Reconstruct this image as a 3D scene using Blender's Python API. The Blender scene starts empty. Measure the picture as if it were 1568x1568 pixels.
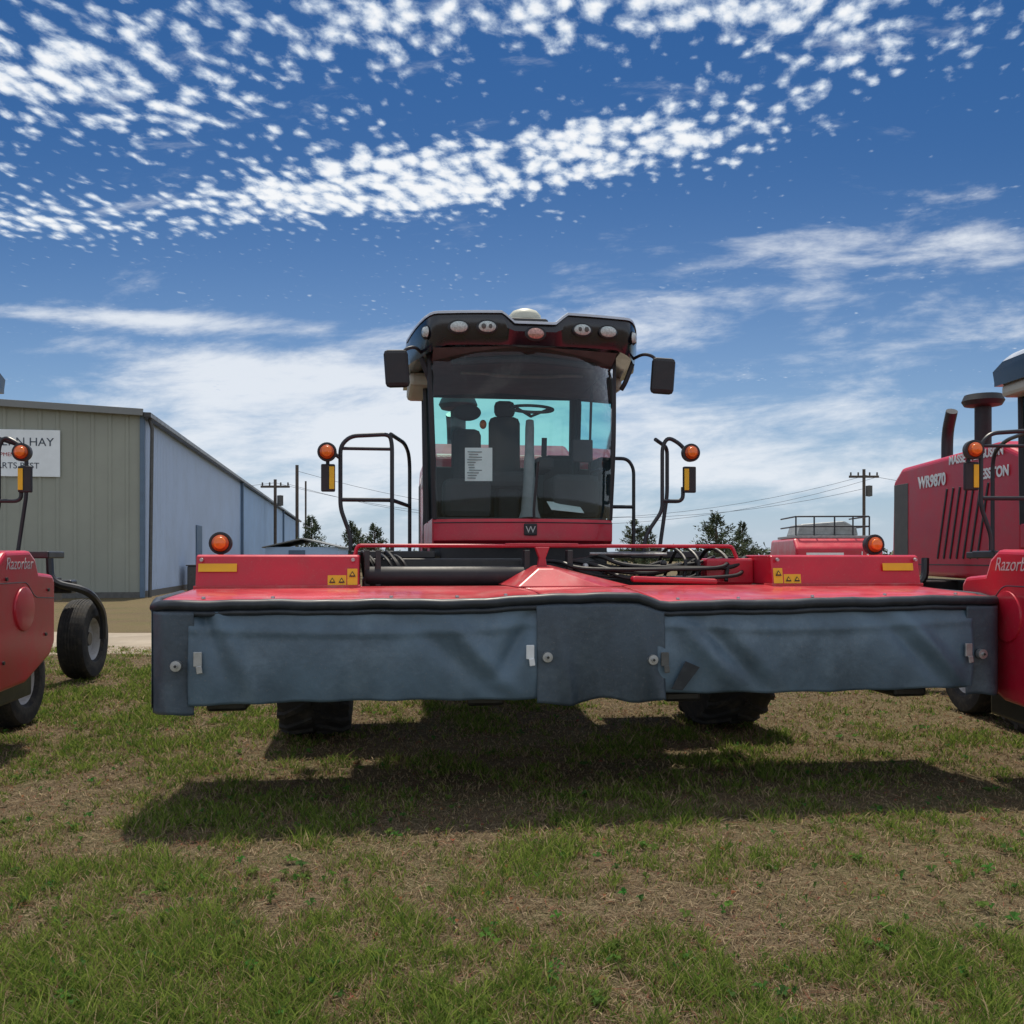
import bpy, bmesh, math, random
import numpy as np
from mathutils import Vector, Matrix
random.seed(7); rng=np.random.default_rng(7)
scene=bpy.context.scene
rad=math.radians
# ------------------------------------------------------------ node expression helper
class NB:
    def __init__(s,nt): s.nt=nt
    def n(s,t,**k):
        nd=s.nt.nodes.new(t)
        for a,b in k.items(): setattr(nd,a,b)
        return nd
    def m(s,op,*a,clamp=False):
        nd=s.n('ShaderNodeMath',operation=op,use_clamp=clamp)
        for i,x in enumerate(a):
            if isinstance(x,(int,float)): nd.inputs[i].default_value=x
            else: s.nt.links.new(x,nd.inputs[i])
        return nd.outputs[0]
    def mix(s,f,a,b,bt='MIX'):
        nd=s.n('ShaderNodeMix',data_type='RGBA',blend_type=bt)
        for i,x in ((0,f),(6,a),(7,b)):
            if isinstance(x,(int,float)): nd.inputs[i].default_value=x
            elif isinstance(x,tuple): nd.inputs[i].default_value=(*x[:3],1)
            else: s.nt.links.new(x,nd.inputs[i])
        return nd.outputs[2]
    def ss(s,x,lo,hi,a=0.,b=1.):
        nd=s.n('ShaderNodeMapRange',interpolation_type='SMOOTHSTEP')
        s.nt.links.new(x,nd.inputs[0])
        for i,v in enumerate((lo,hi,a,b)): nd.inputs[i+1].default_value=v
        return nd.outputs[0]
    def noise(s,vec,scale,detail=3,rough=.5,dist=0.,out=0,dim='3D'):
        nd=s.n('ShaderNodeTexNoise',noise_dimensions=dim); 
        nd.inputs['Scale'].default_value=scale; nd.inputs['Detail'].default_value=detail
        nd.inputs['Roughness'].default_value=rough; nd.inputs['Distortion'].default_value=dist
        if vec is not None: s.nt.links.new(vec,nd.inputs['Vector'])
        return nd.outputs[out]
    def comb(s,x,y,z=0.):
        nd=s.n('ShaderNodeCombineXYZ')
        for i,v in enumerate((x,y,z)):
            if isinstance(v,(int,float)): nd.inputs[i].default_value=v
            else: s.nt.links.new(v,nd.inputs[i])
        return nd.outputs[0]
MATS={}
def mat(name,col,rough=.5,metal=0.,coat=0.,var=.12,vscale=4.,bump=0.,bscale=60.,dirt=None,emit=None,spec=.5,dust=0.):
    if name in MATS: return MATS[name]
    m=bpy.data.materials.new(name); m.use_nodes=True; nt=m.node_tree; b=NB(nt)
    p=nt.nodes['Principled BSDF']; L=nt.links.new
    tc=b.n('ShaderNodeTexCoord').outputs['Object']
    nz=b.noise(tc,vscale,4,.6)
    f=b.ss(nz,.3,.7)
    c=b.mix(f,tuple(x*(1-var) for x in col),tuple(min(1,x*(1+var)) for x in col))
    if dirt:
        nz2=b.noise(tc,vscale*1.7,6,.7)
        g=b.ss(nz2,.45,.75,0,dirt[1])
        c=b.mix(g,c,dirt[0])
    if dust:
        g=b.ss(b.noise(tc,90,3,.7),.58,.72,0,dust); c=b.mix(g,c,(.35,.27,.2))
    L(c,p.inputs['Base Color'])
    p.inputs['Metallic'].default_value=metal
    r=b.ss(nz,.3,.7,max(0,rough-.06),min(1,rough+.1)); L(r,p.inputs['Roughness'])
    p.inputs['Coat Weight'].default_value=coat; p.inputs['Coat Roughness'].default_value=.12
    p.inputs['Specular IOR Level'].default_value=spec
    if bump:
        bn=b.n('ShaderNodeBump'); bn.inputs['Strength'].default_value=bump; bn.inputs['Distance'].default_value=.01
        L(b.noise(tc,bscale,4),bn.inputs['Height']); L(bn.outputs[0],p.inputs['Normal'])
    MATS[name]=m; return m
RED=mat('red_paint',(.52,.010,.034),.36,0,.35,.10,3,dirt=((.36,.07,.065),.4),spec=.4,dust=.25)
DECK=mat('deck_red_paint',(.50,.024,.038),.33,0,.45,.14,2.2,dirt=((.48,.20,.18),.6),spec=.5,dust=.45)
BLK=mat('black_paint',(.018,.019,.022),.4,0,.2,.2,5,dirt=((.07,.06,.05),.3))
BLKP=mat('black_plastic',(.02,.021,.025),.55,0,0,.2,5,dirt=((.06,.055,.05),.25))
ROOFB=mat('roof_gloss_black',(.012,.014,.022),.2,0,.5,.1,3)
ROOFG=mat('roof_silver',(.50,.54,.60),.4,.1,.3,.08,3)
PIPE=mat('rail_dark_grey',(.03,.033,.04),.42,.2,0,.2,6)
TYRE=mat('tyre_rubber',(.022,.022,.023),.85,0,0,.3,6,.3,80,dirt=((.12,.10,.075),.5))
RIM=mat('rim_white',(.5,.5,.5),.5,0,0,.1,5,dirt=((.2,.16,.11),.5))
CURT=mat('rubber_curtain',(.088,.140,.190),.42,0,0,.28,1.6,.3,25,dirt=((.17,.24,.30),.6),dust=.2)
CURD=mat('rubber_flap',(.048,.070,.094),.44,0,0,.25,2.5,.3,30,dirt=((.12,.16,.19),.5),dust=.2)
EDGE=mat('rubber_edge',(.018,.024,.033),.42,0,0,.2,6,dirt=((.07,.08,.09),.35))
STEEL=mat('zinc_steel',(.45,.46,.46),.4,.8,0,.15,20,dirt=((.25,.2,.15),.3))
YEL=mat('yellow_sticker',(.80,.50,.02),.5,0,0,.06,10)
WHT=mat('white_paper',(.78,.80,.81),.6,0,0,.04,10)
LET=mat('faded_lettering',(.60,.50,.50),.6,0,0,.1,12)
AMB=mat('amber_lens',(.9,.2,.02),.2,0,.5,.1,30)
AMBD=mat('amber_lens_dark',(.5,.08,.01),.3,0,.3,.1,30)
CREAM=mat('cream_plastic',(.5,.5,.42),.5,0,0,.06,8)
INT=mat('interior_grey',(.22,.23,.24),.7,0,0,.15,8)
LIN=mat('headliner_fabric',(.10,.10,.105),.9,0,0,.2,6)
INTD=mat('interior_dark',(.04,.042,.048),.8,0,0,.2,8)
HOSE=mat('hose_black',(.012,.012,.013),.5,0,0,.2,12)
LENS=mat('lamp_lens',(.50,.56,.55),.2,0,.5,.25,60)
GREY=mat('dark_grille',(.10,.10,.095),.6,0,0,.2,8)
GALV=mat('galvanised_grey',(.32,.33,.33),.5,.3,0,.2,8)
AMBL=mat('marker_lens_pink',(.5,.28,.24),.2,.2,.4,.3,60)
def glass(name,tint,refl=1.0):
    m=bpy.data.materials.new(name); m.use_nodes=True; nt=m.node_tree; b=NB(nt)
    nt.nodes.remove(nt.nodes['Principled BSDF']); out=nt.nodes['Material Output']
    t=b.n('ShaderNodeBsdfTransparent'); t.inputs[0].default_value=(*tint,1)
    g=b.n('ShaderNodeBsdfGlossy'); g.inputs['Roughness'].default_value=.03
    g.inputs[0].default_value=(.9,.95,1,1)
    f=b.n('ShaderNodeFresnel'); f.inputs[0].default_value=1.45
    fr=b.m('MULTIPLY',f.outputs[0],refl)
    mx=b.n('ShaderNodeMixShader')
    nt.links.new(fr,mx.inputs[0]); nt.links.new(t.outputs[0],mx.inputs[1]); nt.links.new(g.outputs[0],mx.inputs[2])
    nt.links.new(mx.outputs[0],out.inputs[0]); return m
GLS=glass('cab_glass',(.84,.95,.94),1.0)
GLR=glass('cab_glass_rear',(.38,.80,.75))
# ------------------------------------------------------------ mesh helpers
def obj(name,verts,faces,mt,parent=None,smooth=False,loc=(0,0,0),bevel=0,midx=None,seg=2):
    me=bpy.data.meshes.new(name); me.from_pydata([tuple(v) for v in verts],[],faces); me.update()
    for m in (mt if isinstance(mt,(list,tuple)) else [mt]): me.materials.append(m)
    if midx: me.polygons.foreach_set('material_index',midx)
    bm=bmesh.new(); bm.from_mesh(me); bmesh.ops.recalc_face_normals(bm,faces=bm.faces); bm.to_mesh(me); bm.free()
    o=bpy.data.objects.new(name,me); scene.collection.objects.link(o); o.location=loc
    if parent: o.parent=parent
    if smooth:
        me.shade_smooth()
        if smooth!='all':
            try: me.set_sharp_from_angle(angle=rad(40))
            except Exception: pass
    if bevel:
        md=o.modifiers.new('b','BEVEL'); md.width=bevel; md.segments=seg; md.limit_method='ANGLE'; md.harden_normals=False
    return o
def box(name,x0,x1,y0,y1,z0,z1,mt,parent=None,bevel=.006,rot=None):
    c=Vector(((x0+x1)/2,(y0+y1)/2,(z0+z1)/2)); h=Vector(((x1-x0)/2,(y1-y0)/2,(z1-z0)/2))
    vs=[Vector((sx*h.x,sy*h.y,sz*h.z)) for sx in(-1,1) for sy in(-1,1) for sz in(-1,1)]
    o=obj(name,vs,[(0,1,3,2),(4,6,7,5),(0,4,5,1),(2,3,7,6),(0,2,6,4),(1,5,7,3)],mt,parent,loc=c,bevel=bevel)
    if rot: o.rotation_euler=rot
    return o
def catmull(pts,n=6):
    P=[Vector(p) for p in pts]
    if len(P)<3: return P
    Q=[P[0]*2-P[1]]+P+[P[-1]*2-P[-2]]; out=[]
    for i in range(1,len(Q)-2):
        for k in range(n):
            t=k/n;a,b,c,d=Q[i-1],Q[i],Q[i+1],Q[i+2]
            out.append(.5*((2*b)+(c-a)*t+(2*a-5*b+4*c-d)*t*t+(3*b-a-3*c+d)*t**3))
    out.append(P[-1]); return out
def rounded(pts,r=.06,n=5):
    P=[Vector(p) for p in pts]; out=[P[0]]
    for i in range(1,len(P)-1):
        a=P[i]+(P[i-1]-P[i]).normalized()*min(r,(P[i-1]-P[i]).length*.45)
        c=P[i]+(P[i+1]-P[i]).normalized()*min(r,(P[i+1]-P[i]).length*.45)
        for k in range(n+1):
            t=k/n; out.append((1-t)**2*a+2*t*(1-t)*P[i]+t*t*c)
    out.append(P[-1]); return out
def tubegeo(P,r,ns=8,closed=False):
    vs=[];fs=[];n=len(P); prev=None
    for i,p in enumerate(P):
        t=(P[min(i+1,n-1)]-P[max(i-1,0)])
        t=t.normalized() if t.length>1e-9 else Vector((0,0,1))
        if prev is None: a=t.orthogonal().normalized()
        else:
            a=(prev-t*prev.dot(t)); a=a.normalized() if a.length>1e-6 else t.orthogonal().normalized()
        prev=a; b=t.cross(a); rr=r[min(i,len(r)-1)] if isinstance(r,(list,tuple)) else r
        for k in range(ns):
            an=2*math.pi*k/ns; vs.append(p+a*math.cos(an)*rr+b*math.sin(an)*rr)
    for i in range(n-1):
        for k in range(ns):
            k2=(k+1)%ns; fs.append((i*ns+k,i*ns+k2,(i+1)*ns+k2,(i+1)*ns+k))
    fs.append(tuple(range(ns))); fs.append(tuple((n-1)*ns+k for k in range(ns)))
    return vs,fs
def tube(name,pts,r,mt,parent=None,mode='round',br=.06,ns=8):
    P=rounded(pts,br) if mode=='round' else catmull(pts)
    v,f=tubegeo(P,r,ns); return obj(name,v,f,mt,parent,smooth=True)
def lathe(name,prof,mt,parent,loc,axis='x',n=40,midx=None):
    vs=[];fs=[];m=len(prof);mi=[]
    for i in range(n):
        a=2*math.pi*i/n
        for (r,h) in prof:
            if axis=='x': vs.append((h,r*math.cos(a),r*math.sin(a)))
            elif axis=='y': vs.append((r*math.cos(a),h,r*math.sin(a)))
            else: vs.append((r*math.cos(a),r*math.sin(a),h))
    for i in range(n):
        j=(i+1)%n
        for k in range(m-1):
            fs.append((i*m+k,i*m+k+1,j*m+k+1,j*m+k)); mi.append(midx[k] if midx else 0)
    return obj(name,vs,fs,mt,parent,smooth=True,loc=loc,midx=mi)
def extr_x(name,poly,x0,x1,mt,parent,bevel=.01,seg=2):
    n=len(poly); vs=[(x0,y,z) for y,z in poly]+[(x1,y,z) for y,z in poly]
    fs=[tuple(range(n)),tuple(range(n,2*n))]+[(i,(i+1)%n,n+(i+1)%n,n+i) for i in range(n)]
    return obj(name,vs,fs,mt,parent,bevel=bevel,seg=seg)
def extr_y(name,poly,y0,y1,mt,parent,bevel=.01):
    n=len(poly); vs=[(x,y0,z) for x,z in poly]+[(x,y1,z) for x,z in poly]
    fs=[tuple(range(n)),tuple(range(n,2*n))]+[(i,(i+1)%n,n+(i+1)%n,n+i) for i in range(n)]
    return obj(name,vs,fs,mt,parent,bevel=bevel)
def empty(name,loc=(0,0,0),yaw=0):
    e=bpy.data.objects.new(name,None); scene.collection.objects.link(e); e.location=loc; e.rotation_euler=(0,0,rad(yaw)); return e
def text(name,s,size,loc,rot,mt,parent,align='CENTER',shear=0,off=0):
    c=bpy.data.curves.new(name,'FONT'); c.body=s; c.size=size; c.align_x=align; c.extrude=.001; c.shear=shear; c.offset=off
    o=bpy.data.objects.new(name,c); scene.collection.objects.link(o); o.location=loc; o.rotation_euler=rot
    c.materials.append(mt); o.parent=parent; return o
def tyre(name,parent,c,r,w,ag=True,rim=RIM):
    h=w/2; rr=r*.52
    prof=[(rr,-h*.72),(rr+.03,-h*.95),(r*.78,-h),(r*.92,-h*.93),(r*.965,-h*.75),(r*.975,0),(r*.965,h*.75),(r*.92,h*.93),(r*.78,h),(rr+.03,h*.95),(rr,h*.72)]
    lathe(name+'_tyre',prof,TYRE,parent,c)
    lathe(name+'_rim',[(rr,-h*.72),(rr*.95,-h*.6),(rr*.9,-h*.2),(rr*.35,-h*.05),(.02,-h*.05),(.02,h*.05),(rr*.35,h*.05),(rr*.9,h*.2),(rr*.95,h*.6),(rr,h*.72)],rim,parent,c,n=32)
    lathe(name+'_hub',[(.001,-h*.5),(.08,-h*.5),(.1,-h*.1),(.1,h*.1),(.08,h*.5),(.001,h*.5)],BLK,parent,c,n=16)
    for s in(-1,1):
        for q in range(6):
            a=q*math.pi/3; lathe(name+'_wheel_bolt',[(.001,s*.02),(.012,s*.02),(.014,0)],STEEL,parent,(c[0]+s*h*.06,c[1]+rr*.55*math.cos(a),c[2]+rr*.55*math.sin(a)),'x',6)
    vs=[];fs=[]
    if ag:
        N=22
        for i in range(N):
            for sd in(-1,1):
                a0=2*math.pi*(i+(.5 if sd>0 else 0))/N
                pts=[]
                for t in (0,.25,.5,.75,1):
                    xx=sd*h*(.04+.92*t); a=a0+t*.26; R=r if t<.8 else r*.955
                    pts.append((xx,a,R))
                b0=len(vs)
                for (xx,a,R) in pts:
                    for da,dr in((-.05,-.05),(-.035,0),(.035,0),(.05,-.05)):
                        vs.append((xx,(R+dr)*math.cos(a+da),(R+dr)*math.sin(a+da)))
                for k in range(4):
                    for q in range(3): fs.append((b0+k*4+q,b0+k*4+q+1,b0+k*4+q+5,b0+k*4+q+4))
                fs.append((b0,b0+1,b0+2,b0+3)); fs.append((b0+16,b0+17,b0+18,b0+19))
    else:
        for j in range(-3,4):
            xx=j*w*.11; b0=len(vs); N=40
            for i in range(N):
                a=2*math.pi*i/N
                for dx,R in((-w*.04,r*.95),(-w*.035,r*.995-abs(j)*.004),(w*.035,r*.995-abs(j)*.004),(w*.04,r*.95)):
                    vs.append((xx+dx,R*math.cos(a),R*math.sin(a)))
            for i in range(N):
                for q in range(3): fs.append((b0+i*4+q,b0+i*4+q+1,b0+((i+1)%N)*4+q+1,b0+((i+1)%N)*4+q))
    obj(name+'_tread',vs,fs,TYRE,parent,loc=c)
def sphere(name,c,s,mt,parent,u=20,v=12):
    bm=bmesh.new(); bmesh.ops.create_uvsphere(bm,u_segments=u,v_segments=v,radius=1)
    for q in bm.verts: q.co=Vector((q.co.x*s[0],q.co.y*s[1],q.co.z*s[2]))
    me=bpy.data.meshes.new(name); bm.to_mesh(me); bm.free(); me.shade_smooth(); me.materials.append(mt)
    o=bpy.data.objects.new(name,me); scene.collection.objects.link(o); o.location=c; o.parent=parent; return o
def amber(name,c,r,parent):
    lathe(name+'_housing',[(.001,.05),(r*.8,.05),(r*1.12,.02),(r*1.15,-.03),(r*.92,-.035),(r*.88,-.02)],BLKP,parent,c,'y',24)
    lathe(name+'_lens',[(r*.88,-.022),(r*.84,-.042),(r*.62,-.055)],AMBD,parent,c,'y',24)
    lathe(name+'_lens_centre',[(r*.62,-.055),(r*.58,-.066),(r*.35,-.074),(.001,-.076)],AMB,parent,c,'y',24)
# ------------------------------------------------------------ windrower body
def windrower(origin,yaw,wx=1.8,rdx=0,ldx=0,hw=.75,cst=1.25,hl=7.0):
    W=empty('self_propelled_windrower',origin,yaw)
    cx=-.05
    for s in(-1,1):
        box('frame_rail',s*.55-.07,s*.55+.07,2.0,6.6,.95,1.25,BLK,W)
        box('axle_leg',s*(wx-.5)-.12,s*(wx-.5)+.12,2.4,2.8,.6,1.2,BLK,W,.02)
        lathe('wheel_motor',[(.001,-.2),(.2,-.2),(.22,0),(.2,.2),(.001,.2)],BLK,W,(s*(wx-.3),2.6,.75))
        tyre('drive_wheel',W,(s*wx,2.6,.76),.76,.60)
        tyre('caster_wheel',W,(s*cst,5.9,.5),.5,.32,ag=False)
        tube('caster_fork',[(s*(cst-.25),5.5,1.5),(s*(cst-.22),5.45,1.2),(s*cst+s*.2,5.5,1.12),(s*cst+s*.24,5.9,.85),(s*cst+s*.24,5.9,.5)],.045,BLK,W,br=.2)
        box('lift_arm',s*.75-.05,s*.75+.05,1.15,2.5,.75,.95,BLK,W,.02)
    box('axle_beam',-wx+.4,wx-.4,2.45,2.75,1.0,1.22,BLK,W,.02)
    box('rear_axle',-cst,cst,5.5,5.7,1.08,1.24,BLK,W,.02)
    box('under_cab_frame',-.72+cx,.72+cx,2.25,3.9,1.22,1.62,BLKP,W,.02)
    hood=[(3.95,1.25),(3.95,2.55),(4.4,2.72),(hl-.3,2.66),(hl-.05,2.5),(hl,1.3)]
    extr_x('engine_hood',hood,-hw,hw,RED,W,.06,4)
    if hl>6:
      for s in(-1,1):
        box('rear_grille',s*(hw+.002)-.004,s*(hw+.002)+.006,6.5,6.9,1.5,2.45,GREY,W,.003)
        box('hood_panel_seam',s*(hw+.002)-.003,s*(hw+.002)+.003,4.05,6.9,1.42,1.432,BLK,W,0)
        for i in range(7):
            o=box('hood_louver',s*.755-.004,s*.755+.008,-.016,.016,-.42,.42,BLKP,W,.003)
            o.location=(s*(hw+.004),4.7+i*.15,1.9); o.rotation_euler=(rad(16),0,0)
        text('hood_lettering','WR9870',.19,(s*(hw+.012),5.85,2.36),(rad(90),0,rad(-90 if s<0 else 90)),WHT,W,off=.008)
        text('hood_lettering','MASSEY FERGUSON',.13,(s*(hw+.012),4.85,2.575),(rad(90),0,rad(-90 if s<0 else 90)),WHT,W,off=.005)
        text('hood_lettering','HESSTON',.15,(s*(hw+.012),4.5,2.35),(rad(90),0,rad(-90 if s<0 else 90)),WHT,W,off=.006)
    tube('exhaust_stack',[(-.35,6.3,2.6),(-.35,6.3,3.05),(-.38,6.12,3.3)],[.07],PIPE,W,br=.2,ns=12)
    lathe('air_precleaner',[(.001,.42),(.2,.40),(.23,.33),(.2,.28),(.09,.26),(.09,-.3)],BLKP,W,(-.35,5.45,2.98),'z',24)
    def yf(x,z=0): return 2.1+.22*(x/.78)**2
    n=24; z0,z1=1.62,1.83
    xs=[-.77+1.54*i/n for i in range(n+1)]
    vs=[];fs=[]
    for x in xs:
        for (dy,z) in((.03,z0),(-.03,z0+.03),(-.035,z1-.04),(-.01,z1),(.3,z1)): vs.append((x+cx,yf(x)+dy,z))
    for i in range(n):
        for k in range(4): fs.append((i*5+k,i*5+k+1,(i+1)*5+k+1,(i+1)*5+k))
    obj('cab_front_band',vs,fs,RED,W,smooth=True)
    tube('cab_band_seam',[(x+cx,yf(x)-.036,1.80) for x in xs],.004,BLK,W,'c',ns=5)
    for s in(-1,1): box('cab_side_sill',cx+s*.76-.02,cx+s*.76+.02,2.33,3.85,1.6,1.84,RED,W,.01)
    box('cab_floor',cx-.74,cx+.74,2.36,3.85,1.78,1.85,INTD,W,.01)
    box('emblem',cx-.035,cx+.075,2.052,2.07,1.69,1.79,BLKP,W,.01)
    text('emblem_mark','W',.08,(cx+.02,2.05,1.712),(rad(90),0,0),STEEL,W)
    vs=[];fs=[];m=10
    for i in range(n+1):
        for k in range(m+1):
            t=k/m; xx=(-1+2*i/n)*(.745+.05*t); vs.append((xx+cx,yf(xx*.95)-.04*math.sin(t*math.pi)+.06*t,1.83+1.48*t))
    for i in range(n):
        for k in range(m): a=i*(m+1)+k; fs.append((a,a+1,a+m+2,a+m+1))
    obj('windscreen',vs,fs,GLS,W,smooth='all')
    for s in(-1,1):
        tube('front_pillar',[(cx+s*.755,2.31,1.83),(cx+s*.78,2.29,2.5),(cx+s*.805,2.38,3.3)],.024,BLKP,W,'c')
        tube('mid_pillar',[(cx+s*.765,3.15,1.83),(cx+s*.80,3.15,3.3)],.025,BLKP,W)
        tube('rear_pillar',[(cx+s*.74,3.85,1.83),(cx+s*.76,3.85,3.3)],.045,BLKP,W)
        obj('side_glass',[(cx+s*.76,2.34,1.85),(cx+s*.75,3.82,1.85),(cx+s*.78,3.82,3.28),(cx+s*.80,2.38,3.28)],[(0,1,2,3)],GLR,W)
        tube('door_bar',[(cx+s*.74,2.6,2.3),(cx+s*.72,2.9,2.3),(cx+s*.72,3.1,2.0)],.012,PIPE,W)
    box('cab_rear_wall',cx-.74,cx+.74,3.82,3.88,1.83,2.42,INTD,W,.01)
    obj('rear_window',[(cx-.72,3.85,2.42),(cx+.72,3.85,2.42),(cx+.72,3.85,3.12),(cx-.72,3.85,3.12)],[(0,1,2,3)],GLR,W)
    box('rear_header_panel',cx-.74,cx+.74,3.83,3.87,3.12,3.3,INTD,W,.01)
    def zt(x):
        a=abs(x); b=3.545-.085*(1-min(1,max(0,(a-.17)/.10)))
        if a>.8: b-=.12*((a-.8)/.24)**2
        return b
    def zb(x):
        a=abs(x); return 3.27-(.07*min(1,max(0,(a-.72)/.2)))
    def fy(x):
        a=abs(x); return 2.0+.16*a*a+(.45*((a-.80)/.22)**2 if a>.80 else 0)
    N=60; vs=[];fs=[];mi=[]; prof=7
    for i in range(N+1):
        x=(-1+2*i/N)*1.035; t=zt(x); b=zb(x); y=fy(x)
        P=[(3.95,b+.04),(3.98,t-.08),(3.8,t-.01),(y+.14,t),(y+.02,t-.004),(y-.016,t-.014),(y-.024,t-.036),(y+.0,t-.040),(y-.01,(t+b)/2),(y+.07,b),(3.95,b)]
        prof=len(P)
        for (yy,zz) in P: vs.append((x,yy,zz))
    for i in range(N):
        for k in range(prof-1):
            a=i*prof+k; fs.append((a,a+1,a+prof+1,a+prof)); mi.append(1 if 1<=k<=5 else 0)
    fs.append(tuple(range(prof))); mi.append(0); fs.append(tuple(N*prof+k for k in range(prof))); mi.append(0)
    obj('cab_roof',vs,fs,[ROOFB,ROOFG],W,smooth=True,midx=mi)
    vs=[(cx+xx,yy,zz+.02*math.cos(xx*4)) for yy,zz in((2.14,3.26),(2.4,3.17),(3.0,3.17),(3.82,3.15)) for xx in(-.78,-.4,0,.4,.78)]
    obj('headliner',vs,[(r*5+c,r*5+c+1,r*5+c+6,r*5+c+5) for r in range(3) for c in range(4)],LIN,W,smooth='all')
    tube('visor_roll',[(cx-.62,2.32,3.16),(cx,2.27,3.19),(cx+.62,2.32,3.16)],.03,INTD,W,'c')
    tube('ceiling_trim',[(cx-.5,2.7,3.15),(cx-.3,2.62,3.13),(cx-.12,2.8,3.15),(cx+.25,2.8,3.15),(cx+.42,2.62,3.13),(cx+.6,2.7,3.15)],.014,INT,W,'c')
    for s in(-1,1): box('roof_rear_duct',s*.9-.1,s*.9+.1,3.0,3.9,3.08,3.21,CREAM,W,.04)
    for i,x in enumerate((-.89,-.63,-.40,0,.40,.63,.87)):
        y=fy(x)-.012; z=3.395-(.02 if abs(x)>.8 else 0)-(.05 if x==0 else 0)
        sx=.075 if abs(x)<.8 else .048; sz=.05
        for nm,k,dy,mt in(('work_lamp_bezel',1.2,.0,BLKP),('work_lamp_lens',1.0,-.012,LENS if x else AMBL)):
            vv=[(sx*k*math.cos(a),0,sz*k*math.sin(a)) for a in [2*math.pi*q/24 for q in range(24)]]
            vv+=[(p[0]*.75,-.02,p[2]*.75) for p in vv[:24]]+[(0,-.024,0)]
            ff=[(q,(q+1)%24,24+(q+1)%24,24+q) for q in range(24)]+[(24+q,24+(q+1)%24,48) for q in range(24)]
            o=obj(nm,vv,ff,mt,W,smooth='all',loc=(x,y+dy,z)); o.rotation_euler=(0,0,math.atan((fy(x+.01)-fy(x-.01))/.02))
        for q in(-1,1) if abs(x)==.4 else (): sphere('lamp_reflector',(x+q*sx*.38,y-.033,z),(.02,.008,.022),GREY,W,10,8)
    box('gps_base',-.2,.17,2.3,2.7,3.46,3.56,BLKP,W,.03)
    box('gps_bracket',-.24,-.1,2.25,2.4,3.44,3.5,BLKP,W,.01)
    lathe('gps_dome',[(.001,.08),(.06,.075),(.11,.055),(.14,.02),(.145,-.03),(.12,-.05)],CREAM,W,(-.01,2.5,3.60),'z',24)
    tube('beacon_stub',[(.2,2.4,3.48),(.26,2.4,3.52)],.03,BLKP,W)
    for s in(-1,1):
        m_=box('mirror_head',-.1,.1,-.04,.04,-.155,.155,BLKP,W,.035,)
        m_.location=(s*1.13,2.15,3.06); m_.rotation_euler=(0,rad(4*s),rad(-8*s))
        tube('mirror_arm',[(s*.92,2.35,3.24),(s*.98,2.2,3.26),(s*1.08,2.17,3.22),(s*1.13,2.17,3.0)],.014,PIPE,W,br=.08)
        tube('mirror_stay',[(s*.83,2.4,2.98),(s*.86,2.36,3.04),(s*.92,2.36,3.2)],.022,BLKP,W)
    # interior
    box('seat_back',-.24,.06,3.2,3.34,2.25,2.85,INTD,W,.06)
    box('seat_headrest',-.19,.01,3.2,3.3,2.84,3.0,INTD,W,.05)
    box('seat_cushion',-.29,.11,2.85,3.3,2.15,2.3,INTD,W,.05)
    box('seat_base',-.19,.01,2.95,3.25,1.85,2.15,INTD,W,.03)
    box('armrest_console',.14,.3,2.75,3.3,2.3,2.42,INTD,W,.03)
    tube('joystick',[(.22,2.85,2.4),(.22,2.82,2.6)],.025,INTD,W)
    box('trainer_seat_back',-.6,-.32,3.15,3.27,2.2,2.72,INTD,W,.06)
    sphere('trainer_headrest',(-.46,3.1,2.86),(.13,.06,.08),INTD,W)
    sphere('warning_beacon_inside',(-.29,3.3,2.78),(.035,.035,.045),AMB,W,12,8)
    box('trainer_cushion',-.62,-.3,2.85,3.2,2.1,2.22,INTD,W,.04)
    box('rear_console',.3,.6,3.3,3.7,1.9,2.5,INTD,W,.05)
    box('dash_left',-.72,-.3,2.5,2.85,1.85,2.2,INTD,W,.06)
    box('dash_right',.25,.68,2.55,3.1,1.85,2.25,INTD,W,.06)
    tube('steering_column',[(.02,2.42,1.84),(.03,2.5,2.3),(.05,2.6,2.72)],[.10,.075,.07,.06,.055,.05,.05,.045,.04,.04,.04,.04,.035],INT,W,'c',ns=12)
    P=[Vector((.07+.19*math.cos(a),2.62+.16*math.sin(a),2.83+.055*math.sin(a))) for a in [2*math.pi*k/32 for k in range(33)]]
    v,f=tubegeo(P,.014,8); obj('steering_wheel',v,f,INTD,W,smooth='all')
    for a in(0.3,2.4,4.4): tube('steering_spoke',[(.06,2.61,2.76),(.07+.19*math.cos(a),2.62+.16*math.sin(a),2.83+.055*math.sin(a))],.012,INTD,W)
    box('monitor',.42,.6,2.5,2.53,2.35,2.55,INTD,W,.01)
    o=box('paper_notice',-.56,-.33,2.225,2.228,2.15,2.43,WHT,W,0); o.rotation_euler=(0,0,rad(-8))
    rr=random.Random(4)
    for i in range(11):
        xa=-.545+.02*rr.random(); xb=xa+.06+.10*rr.random(); zz=2.17+i*.022
        if i in(4,5): xb=xa+.05
        p_=box('notice_print',xa,xb,2.221,2.2225,zz,zz+.008,INT,W,0)
    o=box('loose_sheet',.2,.5,2.4,2.6,1.95,1.953,WHT,W,0); o.rotation_euler=(rad(25),rad(5),rad(6))
    tube('wiper',[(.0,2.06,1.84),(.0,2.05,1.95),(.03,2.03,2.3)],.012,BLKP,W,'c')
    for s in(-1,1):
        box('platform_deck',*(sorted((s*.82,s*1.5))),2.05,3.6,1.5,1.56,BLK,W,.01)
        dx=abs(rdx if s>0 else ldx)
        if dx: box('platform_step',*(sorted((s*1.52,s*(1.5+dx)))),1.95,2.3,1.5,1.56,BLK,W,.01)
    r=.017; q=-ldx
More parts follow.
